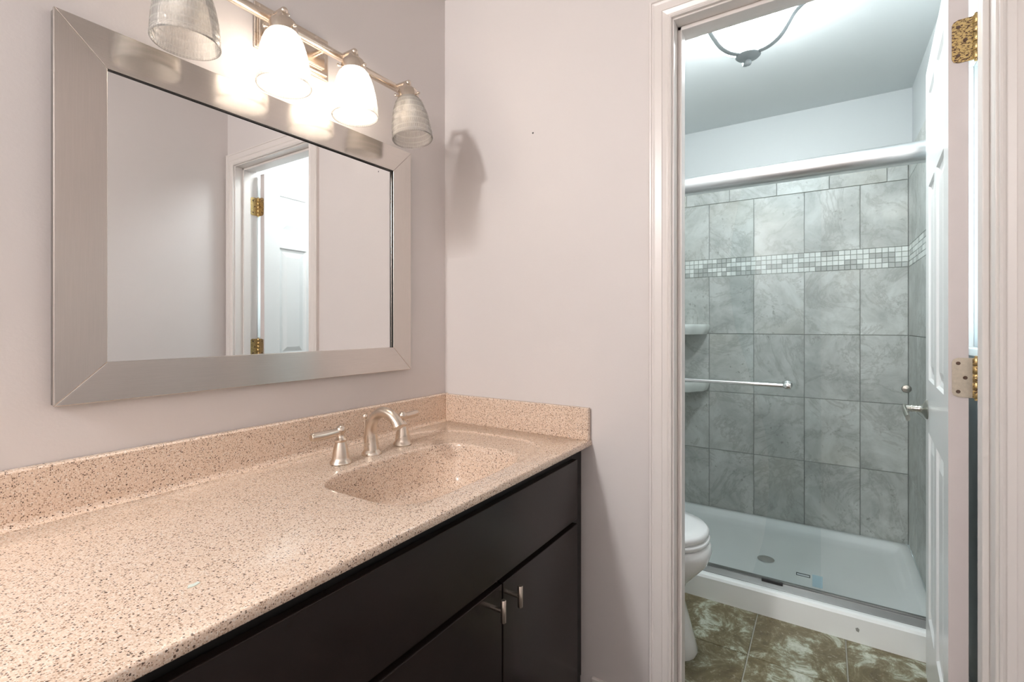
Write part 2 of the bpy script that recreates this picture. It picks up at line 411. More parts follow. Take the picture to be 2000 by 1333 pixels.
def tiled_wall(name, grout, us, us_top, place, label):
    w = struct(grout.build(name, 'grout', smooth=0), label, 'wall')
    tilefield('field_tile', 'walltile', field_rects(us, us_top), place, parent=w)
    tilefield('mosaic_border', 'mosaic', mosaic_rects(us[0], us[-1]), place, .006, .0022, True, parent=w)
XT = XF - .004
tiled_wall('wall_shower_back', B().box(XT, XF, -.366, .862, .050, 2.062),
           [-.359, -.158, .098, .355, .604, .856], [-.359, -.272, -.020, .235, .487, .74, .856], lambda u, v, w: (XT - w, u, v),
           'grey travertine tile back wall of the shower with a mosaic band')
YT = YR + .009
tiled_wall('wall_shower_right', B().box(2.20, XT, YR, YT, .050, 2.062),
           [2.20, 2.41, 2.665, 2.92, 3.176], [2.20, 2.285, 2.54, 2.795, 3.05, 3.176], lambda u, v, w: (u, YT + w, v),
           'grey tile end wall of the shower beside the open door')
tiled_wall('wall_shower_left', B().box(2.20, XT, .858, .862, .050, 2.062),
           [2.20, 2.41, 2.665, 2.92, 3.176], [2.20, 2.285, 2.54, 2.795, 3.05, 3.176], lambda u, v, w: (u, .858 - w, v),
           'grey tile end wall of the shower hidden behind the door jamb')
fl = struct(B().box(D1, XF, YR, YL, -.08, -.006).build('floor_bathroom', 'floorgrout'), 'brown and white mottled tile floor in front of the shower', 'floor')
rects = []
ys = [.231 + .2955 * k for k in range(-3, 5)]; xs = [1.903 + .300 * k for k in range(-2, 3)]
for a, c in zip(xs[:-1], xs[1:]):
    for d, e in zip(ys[:-1], ys[1:]):
        r = (max(a, D1), min(c, 2.24), max(d, YR), min(e, YL))
        if r[1] - r[0] > .02 and r[3] - r[2] > .02: rects.append((*r, 0))
tilefield('floor_tile', 'floortile', rects, lambda u, v, w: (u, v, -.006 + w), .006, .004, parent=fl)

# doorway lining, stop and casing
b = B()
for y0, y1 in ((JL, JL + .02), (JR - .02, JR)): b.box(D0 - .002, D1 + .002, y0, y1, 0, JT + .02, .0015)
b.box(D0 - .002, D1 + .002, JR, JL, JT, JT + .02, .0015)
for y0, y1 in ((JL - .012, JL), (JR, JR + .012)): b.box(1.418, 1.456, y0, y1, 0, JT, .002)
b.box(1.418, 1.456, JR, JL, JT - .012, JT, .002)
struct(b.build('trim_1', 'trim'), 'white door jamb and stop lining the bathroom doorway', 'door frame')
CAS = [(0, 0), (0, .011), (.004, .0135), (.008, .0125), (.011, .010), (.0125, .010), (.024, .0125), (.0255, .0145), (.044, .0155), (.049, .0165), (.0505, .0145), (.0525, .0145), (.054, .0175), (.059, .0175), (.062, .014), (.062, 0)]
def casing(xw, sgn, yl, yr, zt, z0=0.0):
    """mitred U of casing: profile (distance from the opening, projection) swept along left, head and right"""
    rings = []
    for corner in range(4):
        r = []
        for dd, pr in CAS:
            y = yl + dd if corner in (0, 1) else yr - dd
            z = z0 if corner in (0, 3) else zt + dd
            r.append((xw + sgn * pr, y, z))
        rings.append(r)
    return B().loft(rings, (True, True))
struct(casing(D0, -1, JL + .005, JR - .005, JT + .005).build('trim_2', 'trim', smooth=0), 'white moulded casing around the bathroom doorway', 'door casing')
struct(casing(D1, 1, JL + .005, JR - .005, JT + .005).build('trim_3', 'trim', smooth=0), 'white moulded casing on the bathroom side of the doorway', 'door casing')
struct(B().box(D1 + .018, 2.19, YR, YR + .012, 0, .10, .003).build('baseboard_right', 'trim'), 'white baseboard below the bathroom window', 'baseboard')
struct(B().box(D0 - .012, D0, .425, .60, 0, .10, .003).build('baseboard_back', 'trim'), 'short white baseboard between vanity and doorway', 'baseboard')

# window behind the open door
win = struct(thing('window_1', 'white double-hung window glimpsed in the gap behind the open door', 'window', (WX0, YR, WZ0)), 'white double-hung window glimpsed in the gap behind the open door', 'window')
b = B()
cw = .06
b.box(WX0 - cw, WX0, YR, YR + .016, WZ0 - .02, WZ1 + cw, .003); b.box(WX1, WX1 + cw, YR, YR + .016, WZ0 - .02, WZ1 + cw, .003)
b.box(WX0, WX1, YR, YR + .016, WZ1, WZ1 + cw, .003)
b.build('casing', 'trim', win)
B().box(WX0 - .07, WX1 + .07, YR - .04, YR + .03, WZ0 - .022, WZ0, .003).build('sill', 'trim', win)
b = B(); fy0, fy1 = YR - .095, YR - .03
b.box(WX0, WX0 + .018, fy0, fy1, WZ0, WZ1); b.box(WX1 - .018, WX1, fy0, fy1, WZ0, WZ1)
b.box(WX0 + .018, WX1 - .018, fy0, fy1, WZ1 - .02, WZ1); b.box(WX0 + .018, WX1 - .018, fy0, fy1, WZ0, WZ0 + .016)
b.build('window_frame', 'vinyl', win)
zm = 1.50
for z0, z1, y in ((zm - .005, WZ1 - .02, YR - .078), (WZ0 + .016, zm + .030, YR - .050)):
    b = B(); x0, x1 = WX0 + .018, WX1 - .018; s_ = .034
    b.box(x0, x0 + s_, y - .012, y + .012, z0, z1, .002); b.box(x1 - s_, x1, y - .012, y + .012, z0, z1, .002)
    b.box(x0 + s_, x1 - s_, y - .012, y + .012, z0, z0 + s_, .002); b.box(x0 + s_, x1 - s_, y - .012, y + .012, z1 - s_, z1, .002)
    sa = b.build('sash', 'vinyl', win)
    B().box(x0 + s_ - .004, x1 - s_ + .004, y - .003, y + .003, z0 + s_ - .004, z1 - s_ + .004).build('pane', 'pane', sa)

# ---------------------------------------------------------------- six-panel door, open a little past square
PIN = (1.503, -.292); PHI = -3.9
TD = Tr(PIN[0], PIN[1], 0) @ Rot(PHI, 'Z')     # local x along the door, local y its thickness, z up
T0, T1, S0, S1, DZ0, DZ1 = .014, .049, .004, .612, .012, 2.022
def door_mesh():
    bm = bmesh.new()
    us = [S0, S0 + .095, S0 + .275, S1 - .275, S1 - .095, S1]
    vs = [DZ0, .235, .835, 1.005, 1.625, 1.715, 1.925, DZ1]
    grid = {}
    for side, t in ((0, T0), (1, T1)):
        for i, u in enumerate(us):
            for j, v in enumerate(vs): grid[side, i, j] = bm.verts.new((u, t, v))
    pan = []
    for side in (0, 1):
        for i in range(len(us) - 1):
            for j in range(len(vs) - 1):
                q = [grid[side, i, j], grid[side, i + 1, j], grid[side, i + 1, j + 1], grid[side, i, j + 1]]
                f = bm.faces.new(q if side == 0 else q[::-1])
                if i in (1, 3) and j in (1, 3, 5): pan.append(f)
    nu, nv = len(us) - 1, len(vs) - 1
    for i in range(nu):
        for j in (0, nv): bm.faces.new((grid[0, i, j], grid[1, i, j], grid[1, i + 1, j], grid[0, i + 1, j]))
    for j in range(nv):
        for i in (0, nu): bm.faces.new((grid[0, i, j], grid[0, i, j + 1], grid[1, i, j + 1], grid[1, i, j]))
    bmesh.ops.recalc_face_normals(bm, faces=bm.faces)
    for th, dp in ((.006, -.006), (.012, -.003), (.004, 0.0), (.026, .007)):
        bmesh.ops.inset_individual(bm, faces=pan, thickness=th, depth=dp, use_even_offset=True)
    bmesh.ops.transform(bm, matrix=TD, verts=bm.verts)
    return bm
b = B(); b.bm.free(); b.bm = door_mesh()
dr = b.build('door_1', 'door', smooth=0)
dr.data.materials.append(M['dooredge'])
for f in dr.data.polygons:      # the hinge edge gets its own darker, pinkish colour
    if (TD.inverted().to_3x3() @ f.normal).x < -.9 and (TD.inverted() @ f.center).x < S0 + .001: f.material_index = 1
struct(dr, 'white six-panel bathroom door standing open beside the shower', 'door')
def hinge(zc, h, mat, label, rust):
    hw = TD
    hg = B()
    pl = [(T1 - .006, -h / 2 + .011), (T1 - .009, -h / 2 + .004), (T1 - .017, -h / 2), (.004, -h / 2), (.004, h / 2), (T1 - .017, h / 2), (T1 - .009, h / 2 - .004), (T1 - .006, h / 2 - .011)]
    b1 = bmesh.new()
    A = [b1.verts.new((S0 - .0022, u, zc + v)) for u, v in pl]; E = [b1.verts.new((S0 + .001, u, zc + v)) for u, v in pl]
    b1.faces.new(A); b1.faces.new(E[::-1])
    for i in range(len(pl)): k = (i + 1) % len(pl); b1.faces.new((A[i], A[k], E[k], E[i]))
    hg.add(b1, TD)
    pk = hg.build('hinge', mat, dr, 30); tag(pk, label)
    kb = B()                                        # barrel in five knuckles, leaf on the jamb
    for k in range(5):
        z0 = zc - h / 2 - .001 + k * (h + .002) / 5
        kb.lathe([(.0001, z0 + .0006), (.0062, z0 + .0006), (.0068, z0 + .0014), (.0068, z0 + (h + .002) / 5 - .0014), (.0062, z0 + (h + .002) / 5 - .0006), (.0001, z0 + (h + .002) / 5 - .0006)], 18, Tr(PIN[0] + .001, PIN[1] + .001, 0))
    kb.lathe([(.0001, zc - h / 2 - .006), (.004, zc - h / 2 - .005), (.004, zc + h / 2 + .005), (.0001, zc + h / 2 + .006)], 12, Tr(PIN[0] + .001, PIN[1] + .001, 0))
    kb.build('barrel', 'brass', pk)
    B().prism([(PIN[0] - .002, zc - h / 2), (PIN[0] - .002, zc + h / 2), (1.468, zc + h / 2), (1.461, zc + h / 2 - .008), (1.461, zc - h / 2 + .008), (1.468, zc - h / 2)], 'y', JR - .001, JR + .0018).build('jamb_leaf', 'brass', pk)
    sb = B()
    for u, v in ((T1 - .017, .033), (T1 - .029, 0.0), (T1 - .017, -.033)):
        sb.lathe([(0, 0), (.0042, 0), (.0036, .0010), (.0012, .0002), (0, .0002)], 14, TD @ Tr(S0 - .0022, u, zc + v) @ Rot(-90, 'Y'))
    for x, v in ((1.475, .033), (1.485, 0), (1.475, -.033)):
        sb.lathe([(0, 0), (.0042, 0), (.0036, .0010), (0, .0006)], 12, Tr(x, JR + .0018, zc + v) @ Rot(-90, 'X'))
    sb.build('screws', 'screw', pk)
hinge(1.841, .100, 'brass_rusty', 'heavily rusted brass hinge', 1)
hinge(1.058, .092, 'brass_pale', 'worn pale brass hinge with rusty screws', 0)
hinge(.275, .092, 'brass', 'brass hinge near the floor', 0)
for side, mt, nm in ((1, 'oldnickel', 'worn nickel lever handle'), (0, 'black', 'dark lever handle on the back of the door')):
    b = B(); t = T1 if side else T0; sg = 1 if side else -1; s0 = .548; zz = .905; pr = .062 if side else .046
    Tk = TD @ Tr(s0, t, zz) @ Rot(-90 * sg, 'X')
    b.lathe([(0, 0), (.031, 0), (.032, .003), (.027, .007), (.0165, .012), (.0125, .016), (.0105, .022), (.0105, pr - .006), (.0125, pr), (0.0001, pr + .002)], 28, Tk)
    for k in range(2): b.lathe([(.0118, .026 + k * .012), (.0122, .0275 + k * .012), (.0118, .029 + k * .012)], 24, Tk)
    pts = catmull([(s0 + .012, t + sg * (pr - .004), zz), (s0 - .02, t + sg * (pr - .003), zz - .001), (s0 - .06, t + sg * (pr - .004), zz - .007), (s0 - .10, t + sg * (pr - .008), zz - .018)], 6)
    b.tube(pts, [.011] * 4 + [.0105] * 8 + [.0098] * (len(pts) - 12), 14, True, TD, (1.15, .62))
    tag(b.build('door_handle', mt, dr), nm)

# ---------------------------------------------------------------- vanity cabinet
van = thing('vanity_cabinet', 'dark espresso vanity cabinet with slab doors under the speckled countertop', 'cabinet', (.65, .90, 0))
VX0, VX1, VY0, VY1, VZ = -.06, 1.376, .640, 1.192, .806
b = B()
b.box(VX0, VX0 + .018, VY0, VY1, 0, VZ); b.box(VX1 - .018, VX1, VY0, VY1, 0, VZ)
b.box(VX0 + .018, VX1 - .018, VY1 - .008, VY1, .09, VZ); b.box(VX0 + .018, VX1 - .018, VY0 + .02, VY1 - .008, .09, .108)
b.box(VX0 + .018, VX1 - .018, VY0 + .05, VY0 + .066, 0, .09)
b.box(VX0, VX1, VY0 - .002, VY0 + .018, .772, VZ, .001); b.box(VX0, VX1, VY0 - .002, VY0 + .018, .588, .606); b.box(VX0, VX1, VY0 - .002, VY0 + .018, .09, .13)
for x0, x1 in ((VX0, VX0 + .04), (.46, .52), (1.31, VX1)): b.box(x0, x1, VY0 - .0025, VY0 + .018, .09, VZ)
b.build('body', 'cab_in', van, 0)
FY0, FY1 = .6195, .6375
B().box(-.03, 1.313, FY0, FY1, .6025, .7785, .0016).build('false_front', 'espresso', van)
def door(x0, x1, px):
    d = B().box(x0, x1, FY0, FY1, .105, .5875, .0016).build('cabinet_door', 'espresso', van)
    b = B(); zz = .557
    b.lathe([(0, 0), (.0052, 0), (.0052, .030), (0, .031)], 14, Tr(px, FY0 + .0005, zz) @ Rot(90, 'X'))
    b.lathe([(0, -.0245), (.0052, -.0245), (.006, -.0235), (.006, .0235), (.0052, .0245), (0, .0245)], 18, Tr(px, FY0 - .033, zz))
    tag(b.build('pull', 'nickel', d), 'brushed nickel T-bar pull')
    return d
door(.9165, 1.313, .937); door(.515, .9115, .868); 
door(.230, .505, .27); door(-.03, .225, .195)

# ---------------------------------------------------------------- countertop with its moulded basin
ct = thing('vanity_countertop', 'peach and brown speckled stone vanity top with moulded rectangular sink', 'countertop', (.64, .90, .809))
CX0, CX1, CY0, CY1, ZT, ZB = -.085, 1.378, .603, 1.195, .827, .8085
BC = (.898, .870)
def se(th, a, bb, bf, nb, nf):
    c, s = math.cos(th), math.sin(th); w = 0.5 + 0.5 * max(-1, min(1, s * 3)); n = nf + (nb - nf) * w
    bq = bb if s > 0 else bf
    return (abs(c / a) ** n + abs(s / bq) ** n) ** (-1 / n)
corners = [math.atan2(y - BC[1], x - BC[0]) % (2 * PI) for x in (CX0, CX1) for y in (CY0, CY1)]
ths = sorted([2 * PI * k / 160 + .003 for k in range(160)] + corners)
def ring(a, bb, bf, nb, nf, z): 
    return [(BC[0] + se(t, a, bb, bf, nb, nf) * math.cos(t), BC[1] + se(t, a, bb, bf, nb, nf) * math.sin(t), z) for t in ths]
def rect(ins, z):
    out = []
    for t in ths:
        c, s = math.cos(t), math.sin(t)
        k = min(((CX1 if c > 0 else CX0) - BC[0]) / c if abs(c) > 1e-9 else 9, ((CY1 if s > 0 else CY0) - BC[1]) / s if abs(s) > 1e-9 else 9)
        x, y = BC[0] + k * c, BC[1] + k * s
        out.append((min(max(x, CX0 + ins), CX1 - ins), min(max(y, CY0 + ins), CY1 - ins), z))
    return out
RA, RB, RF = .372, .278, .232       # raised outline around the sink deck
SA, SB, SF = .236, .118, .200       # sink rim
def ro(d, z):
    out = []
    for (x, y, zz) in ring(RA - d, RB - d, RF - d, 3.6, 3.2, z):
        k = max(0, min(1, (x - .62) / .12)) * max(0, min(1, (y - .655) / .05)); k = k * k * (3 - 2 * k)
        out.append((x, y, zz if z < ZT - .01 else ZT + (zz - ZT) * k))
    return out
def so(d, z): return ring(SA - d, SB - d, SF - d, 3.2, 5.0, z)
rings = [ro(0, ZB), rect(.002, ZB), rect(0, ZB + .002), rect(0, ZT - .0035), rect(.001, ZT - .0012), rect(.0035, ZT),
         ro(-.006, ZT), ro(-.003, ZT + .0004), ro(.000, ZT - .0006), ro(.003, ZT - .0030), ro(.007, ZT - .0036), ro(.02, ZT - .0032),
         so(-.010, ZT - .0032), so(-.0035, ZT - .0034), so(-.001, ZT - .0042), so(.0008, ZT - .0062), so(.002, ZT - .010), so(.004, ZT - .022), so(.010, ZT - .060),
         so(.018, ZT - .098), so(.025, ZT - .114), so(.036, ZT - .123), so(.055, ZT - .128), so(.09, ZT - .131)]
b = B(); b.loft(rings, (False, True))
b.loft([ro(0, ZB), so(-.012, ZB), so(-.006, ZT - .06), so(.005, ZT - .115), so(.02, ZT - .14)], (False, True))
b.build('worktop', 'stone', ct, 50)
cv = [(0, 0)] + [(-.007 + .007 * math.sin(a), .007 - .007 * math.cos(a)) for a in ()]
prof = [(CY1, ZT - .001), (CY1, ZT + .1005), (CY1 - .015, ZT + .1005), (CY1 - .0185, ZT + .097), (CY1 - .019, ZT + .012), (CY1 - .0205, ZT + .006), (CY1 - .0235, ZT + .0022), (CY1 - .030, ZT + .0003), (CY1 - .030, ZT - .001)]
B().prism(prof, 'x', CX0, CX1).build('backsplash', 'stone', ct, 50)
b = B(); bb_ = bmesh.new()
b.box(CX1 - .019, CX1, CY0 + .003, CY1 - .019, ZT - .001, ZT + .0985, .003)
b.build('side_splash', 'stone', ct, 50)
b = B(); b.lathe([(0, 0), (.022, 0), (.024, .0015), (.020, .003), (.012, .004), (0, .004)], 24, Tr(BC[0], BC[1] - .05, ZT - .131)); b.build('drain', 'nickel', ct)

# a flake of dried soap on the counter
b = B(); b.prism([(.304, .716), (.308, .7225), (.3135, .7200), (.3190, .7225), (.3205, .7170), (.3130, .7135), (.3085, .7140)], 'z', ZT, ZT + .0012, .0003)
tag(b.build('soap_flake', 'chip'), 'tiny pale flake lying on the bare stretch of countertop', 'flake')

# ---------------------------------------------------------------- faucet
fz = ZT - .0033
fau = thing('faucet', 'brushed nickel widespread faucet with arched spout behind the sink', 'faucet', (.905, 1.048, fz))
sx, sy = .905, 1.050
b = B()
b.lathe([(0, 0), (.0275, 0), (.0275, .004), (.024, .009), (.0205, .014), (.0, .014)], 32, Tr(sx, sy, fz))
pts = catmull([(sx, sy, fz + .01), (sx, sy + .003, fz + .04), (sx, sy + .002, fz + .072), (sx, sy - .012, fz + .102), (sx, sy - .040, fz + .119), (sx, sy - .070, fz + .117), (sx, sy - .094, fz + .101), (sx, sy - .104, fz + .088)], 8)
n = len(pts); rr = [.0205 - .0065 * min(1, i / (n * .45)) + (.0025 * max(0, (i - n * .75) / (n * .25))) for i in range(n)]
b.tube(pts, rr, 24); d_ = (pts[-1] - pts[-2]).normalized()
b.tube([pts[-1] - d_ * .004, pts[-1] + d_ * .003, pts[-1] + d_ * .004], [.0172, .0172, .0160], 24)
b.build('spout', 'nickel', fau)
b = B(); b.tube([(sx, sy + .028, fz), (sx, sy + .028, fz + .092)], .0032, 12)
b.sphere((sx, sy + .028, fz + .101), .0078); b.lathe([(.0001, .086), (.0055, .087), (.0055, .092), (.003, .094)], 16, Tr(sx, sy + .028, fz))
b.build('lift_rod', 'nickel', fau)
def tap(x, y, yawdeg):
    b = B()
    b.lathe([(0, 0), (.0265, 0), (.0275, .003), (.0255, .008), (.0225, .011), (.0215, .018), (.0185, .036), (.0145, .052), (.0135, .056), (.0150, .058), (.0150, .062), (.0125, .064), (.0095, .070), (.0085, .075), (.0095, .078), (0, .078)], 32, Tr(x, y, fz))
    h = b.build('handle', 'nickel', fau)
    b = B(); T = Tr(x, y, fz + .084) @ Rot(yawdeg, 'Z')
    b.sphere((0, 0, .002), .0128, T=T)
    pts = catmull([(0, 0, 0), (.02, 0, -.002), (.045, 0, -.0035), (.068, 0, -.0035), (.082, 0, -.003)], 6); n = len(pts)
    rr = [.0068 + .0042 * math.sin(PI * min(1, .05 + i / (n - 1) * .72)) for i in range(n)]; rr[-1] *= .8
    b.tube(pts, rr, 18, True, T); b.build('lever', 'nickel', h)
tap(.800, 1.046, 176); tap(1.026, 1.056, 14)

# ---------------------------------------------------------------- mirror
MX0, MX1, MZ0, MZ1, MW, MY = .280, 1.182, 1.031, 1.761, .079, 1.176
mir = thing('wall_mirror', 'rectangular mirror in a wide brushed steel frame above the vanity', 'mirror', (.731, YL, MZ0))
b = B(); b.box(MX0 + .0015, MX1 - .0015, MY + .0115, YL, MZ0 + .0015, MZ1 - .0015); 
b.build('backing', 'frame_edge', mir, 0)
def rail(pts, mat):
    b = bmesh.new(); A = [b.verts.new((x, MY, z)) for x, z in pts]; E = [b.verts.new((x, MY + .006, z)) for x, z in pts]
    b.faces.new(A); b.faces.new(E[::-1])
    for i in range(4): b.faces.new((A[i], A[(i + 1) % 4], E[(i + 1) % 4], E[i]))
    bmesh.ops.bevel(b, geom=b.edges[:], offset=.0012, segments=2, affect='EDGES', profile=.5)
    q = B(); q.add(b); q.build('frame_rail', mat, mir)
ix0, ix1, iz0, iz1 = MX0 + MW, MX1 - MW, MZ0 + MW - .002, MZ1 - MW
rail([(MX0, MZ1), (MX1, MZ1), (ix1, iz1), (ix0, iz1)], 'frame_h'); rail([(MX0, MZ0), (ix0, iz0), (ix1, iz0), (MX1, MZ0)], 'frame_h')
rail([(MX0, MZ0), (MX0, MZ1), (ix0, iz1), (ix0, iz0)], 'frame_v'); rail([(MX1, MZ0), (ix1, iz0), (ix1, iz1), (MX1, MZ1)], 'frame_v')
b = B(); g = .0022
for x0, x1, z0, z1 in ((ix0, ix1, iz1 - g, iz1), (ix1 - g, ix1, iz0, iz1)): b.box(x0, x1, MY + .0015, MY + .0042, z0, z1)
b.build('edge_gap', 'darkgap', mir, 0)
tilt = 0.28       # the glass sits a hair out of square in its frame
xm, zm_ = (ix0 + ix1) / 2, (iz0 + iz1) / 2
b = B(); b.box(ix0 - .002 - xm, ix1 + .002 - xm, 0, .002, iz0 - .002, iz1 + .002, T=Tr(xm, MY + .0062, 0) @ Rot(tilt, 'Z')); b.build('mirror_glass', 'mirror', mir, 0)

# ---------------------------------------------------------------- vanity light, four bell shades on a bar
LY, LZ = 1.137, 1.930; SY = 1.087
vl = thing('vanity_light', 'brushed nickel bar light with four ribbed glass bell shades above the mirror', 'light', (.768, YL, LZ))
b = B()
for ins, y0, y1 in ((0, YL - .008, YL), (.008, YL - .016, YL - .008), (.022, YL - .024, YL - .016)):
    b.box(.656 + ins, .868 - ins, y0, y1, 1.874 + ins, 1.990 - ins, .0025)
b.build('backplate', 'nickel', vl)
b = B(); 
for x in (.70, .82):
    b = B(); b.tube([(x, YL - .022, LZ), (x, LY, LZ)], .008, 14); b.build('stem', 'nickel', vl)
b = B(); b.sphere((.79, YL - .026, 1.955), .006); b.build('cap_nut', 'nickel', vl)
b = B(); b.tube([(.405, LY, LZ), (1.092, LY, LZ)], .0115, 22)
for x in (.405, 1.092): b.sphere((x, LY, LZ), .0135)
b.build('bar', 'nickel', vl)
LX = [.458, .667, .872, 1.075]; TILT = [1, 2, 3, 8]
for i, (lx, tl) in enumerate(zip(LX, TILT)):
    b = B(); zk = 1.926
    b.tube([(lx, LY - .004, LZ + .002), (lx, SY + .004, zk + .004), (lx, SY - .006, zk + .004)], [.0075, .0085, .0085], 14)
    b.sphere((lx, SY - .006, zk + .004), .0085); b.sphere((lx + .014, SY, zk + .004), .004); b.tube([(lx, SY, zk + .004), (lx + .014, SY, zk + .004)], .003, 8)
    b.build('arm', 'nickel', vl)
    T = Tr(lx, SY, zk) @ Rot(-tl, 'X') @ Tr(0, 0, 0)
    b = B(); b.lathe([(.0001, .006), (.010, .004), (.013, -.006), (.020, -.014), (.0285, -.022), (.0325, -.032), (.0335, -.050), (.0320, -.050), (.0310, -.034), (.0, -.030)], 32, T)
    cup = b.build('socket_cup', 'nickel', vl)
    for q in range(3):
        b = B(); Tq = T @ Rot(35 + 120 * q, 'Z') @ Tr(.033, 0, -.042) @ Rot(90, 'Y')
        b.lathe([(0, 0), (.0022, 0), (.0022, .006), (.0042, .006), (.0046, .009), (.0030, .011), (0, .011)], 12, Tq)
        b.build('thumb_screw', 'nickel', cup)
    po = [(.0300, -.046), (.0345, -.050), (.0415, -.060), (.0470, -.074), (.0520, -.092), (.0560, -.112), (.0590, -.134), (.0605, -.154), (.0610, -.168)]
    pr = po + [(.0618, -.171), (.0618, -.175), (.0605, -.1775), (.0590, -.176), (.0582, -.170)] + [(r - .0028, z) for r, z in po[::-1]]
    b = B(uv=True); b.lathe(pr, 72, T, (False, False)); 
    b.build('lamp_shade', 'shade', vl, 60)
    on = i in (1, 2)
    b = B(); b.lathe([(.0001, -.030), (.012, -.032), (.012, -.058), (.017, -.072), (.026, -.092), (.0285, -.106), (.025, -.120), (.015, -.130), (.0001, -.133)], 24, T)
    bu = b.build('bulb', 'bulb_on' if on else 'bulb_off', vl)
    if on:
        L = bpy.data.lights.new('bulb_light', 'POINT'); L.energy = LAMP_VANITY; L.color = WARM; L.shadow_soft_size = .028
        lo = bpy.data.objects.new('bulb_light', L); COL.objects.link(lo); lo.parent = bu
        lo.location = (T @ Vector((0, 0, -.106))) - vl.location

# ---------------------------------------------------------------- bathroom ceiling light
lc = (1.98, .24)
cl = thing('ceiling_light', 'bowl ceiling light with curved metal straps beyond the doorway', 'light', (lc[0], lc[1], ZC))
b = B(); b.lathe([(.0001, ZC), (.150, ZC), (.158, ZC - .004), (.155, ZC - .018), (.120, ZC - .026), (.0001, ZC - .026)], 48, Tr(lc[0], lc[1], 0)); b.build('ceiling_pan', 'lampmetal', cl)
pr = catmull([(.198, 0, 2.372), (.190, 0, 2.345), (.172, 0, 2.315), (.150, 0, 2.288), (.125, 0, 2.258), (.093, 0, 2.228), (.050, 0, 2.205), (.0001, 0, 2.198)], 5)
b = B(); pp = [(p.x, p.z) for p in pr]; b.lathe(pp + [(max(.0001, r - .004), z + .004) for r, z in pp[::-1]], 64, Tr(lc[0], lc[1], 0)); b.build('glass_bowl', 'bowl', cl, 60)
ap = [(.035, 2.183), (.075, 2.186), (.110, 2.202), (.138, 2.232), (.160, 2.262), (.185, 2.280), (.212, 2.290), (.226, 2.310), (.222, 2.345), (.190, 2.374), (.150, 2.385)]
for az in (12, 132, 252):
    b = B(); a = math.radians(az)
    b.tube(catmull([(lc[0] + r * math.cos(a), lc[1] + r * math.sin(a), z) for r, z in ap], 5), .0105, 16, True, None, (.45, 1.0)); b.build('strap', 'lampmetal', cl)
b = B(); b.lathe([(.0001, 2.194), (.030, 2.193), (.041, 2.187), (.043, 2.181), (.038, 2.176), (.016, 2.172), (.008, 2.168), (.0001, 2.168)], 40, Tr(lc[0], lc[1], 0))
fp = b.build('centre_plate', 'lampmetal', cl)
b = B(); b.sphere((lc[0], lc[1], 2.157), .0125); b.tube([(lc[0], lc[1], 2.172), (lc[0], lc[1], 2.16)], .006, 12); b.build('finial', 'lampmetal', fp)
# added fill light shaped as a ceiling dome, unseen far behind the viewer
hx, hy = -1.45, .98
pl = thing('fill_dome', 'added dome fill light, out of view behind the viewer', 'light', (hx, hy, ZC))
b = B(); b.lathe([(.0001, ZC), (.165, ZC), (.17, ZC - .008), (.165, ZC - .028), (.150, ZC - .030), (.0001, ZC - .030)], 48, Tr(hx, hy, 0)); b.build('housing', 'lampmetal', pl)
b = B(); b.lathe([(.150 * math.cos(a), ZC - .030 - .115 * math.sin(a)) for a in [PI / 2 * k / 12 for k in range(13)]], 48, Tr(hx, hy, 0)); df = b.build('dome', 'dome', pl)
L = bpy.data.lights.new('fill_dome_light', 'POINT'); L.shadow_soft_size = .10; L.energy = LAMP_FILL; L.color = FILLC
lo = bpy.data.objects.new('fill_dome_light', L); COL.objects.link(lo); lo.parent = df; lo.location = (0, 0, -.068)

# ---------------------------------------------------------------- shower base
PX0, PX1, PY0, PY1 = 2.197, 3.176, -.358, .850
sp = thing('shower_base', 'white acrylic shower base with a low curb on the mottled floor', 'shower base', (2.69, .25, 0))
b = B()
cp = [(PX0, 0), (PX0 + .004, .088), (PX0 + .010, .097), (PX0 + .020, .101), (PX0 + .088, .101), (PX0 + .098, .097), (PX0 + .106, .084), (PX0 + .125, .038), (PX0 + .150, .028), (PX0 + .150, 0)]
b.prism(cp, 'y', PY0, PY1); b.build('curb', 'acrylic', sp, 50)
b = B()
def rr(ins, z, x0=PX0 + .115):
    a, c, d, e = x0 + (ins if x0 > PX0 + .2 else ins * .3), PX1 - ins, PY0 + ins, PY1 - ins; out = []; r = .03 + ins * .2
    for cx, cy, a0 in ((c - r, e - r, 0), (a + r, e - r, 90), (a + r, d + r, 180), (c - r, d + r, 270)):
        for k in range(7):
            t = math.radians(a0 + 15 * k); out.append((cx + r * math.cos(t), cy + r * math.sin(t), z))
    return out
def sq(z):
    a, c, d, e = PX0 + .115, PX1, PY0, PY1; out = []
    for (cx, cy) in ((c, e), (a, e), (a, d), (c, d)): out += [(cx, cy, z)] * 7
    return out
b.loft([[(p[0], p[1], 0) for p in rr(0, 0)], rr(0, .054), rr(.004, .057), rr(.034, .056), rr(.042, .052), rr(.055, .036), rr(.075, .028), rr(.14, .025), rr(.3, .022)], (True, True))
b.build('tray', 'acrylic', sp, 60)
b = B(); b.lathe([(0, 0), (.036, 0), (.038, .002), (.032, .0035), (0, .003)], 28, Tr(2.68, .245, .022)); b.build('drain', 'chrome', sp)
b = B(); b.prism([(-.002, .040), (.006, .043), (.008, .052), (.001, .056), (-.004, .050)], 'x', PX0 + .0005, PX0 + .003, T=Tr(0, -.133 + .03, 0)); tag(b.build('scuff', 'grout', sp), 'small grey scuff on the curb')

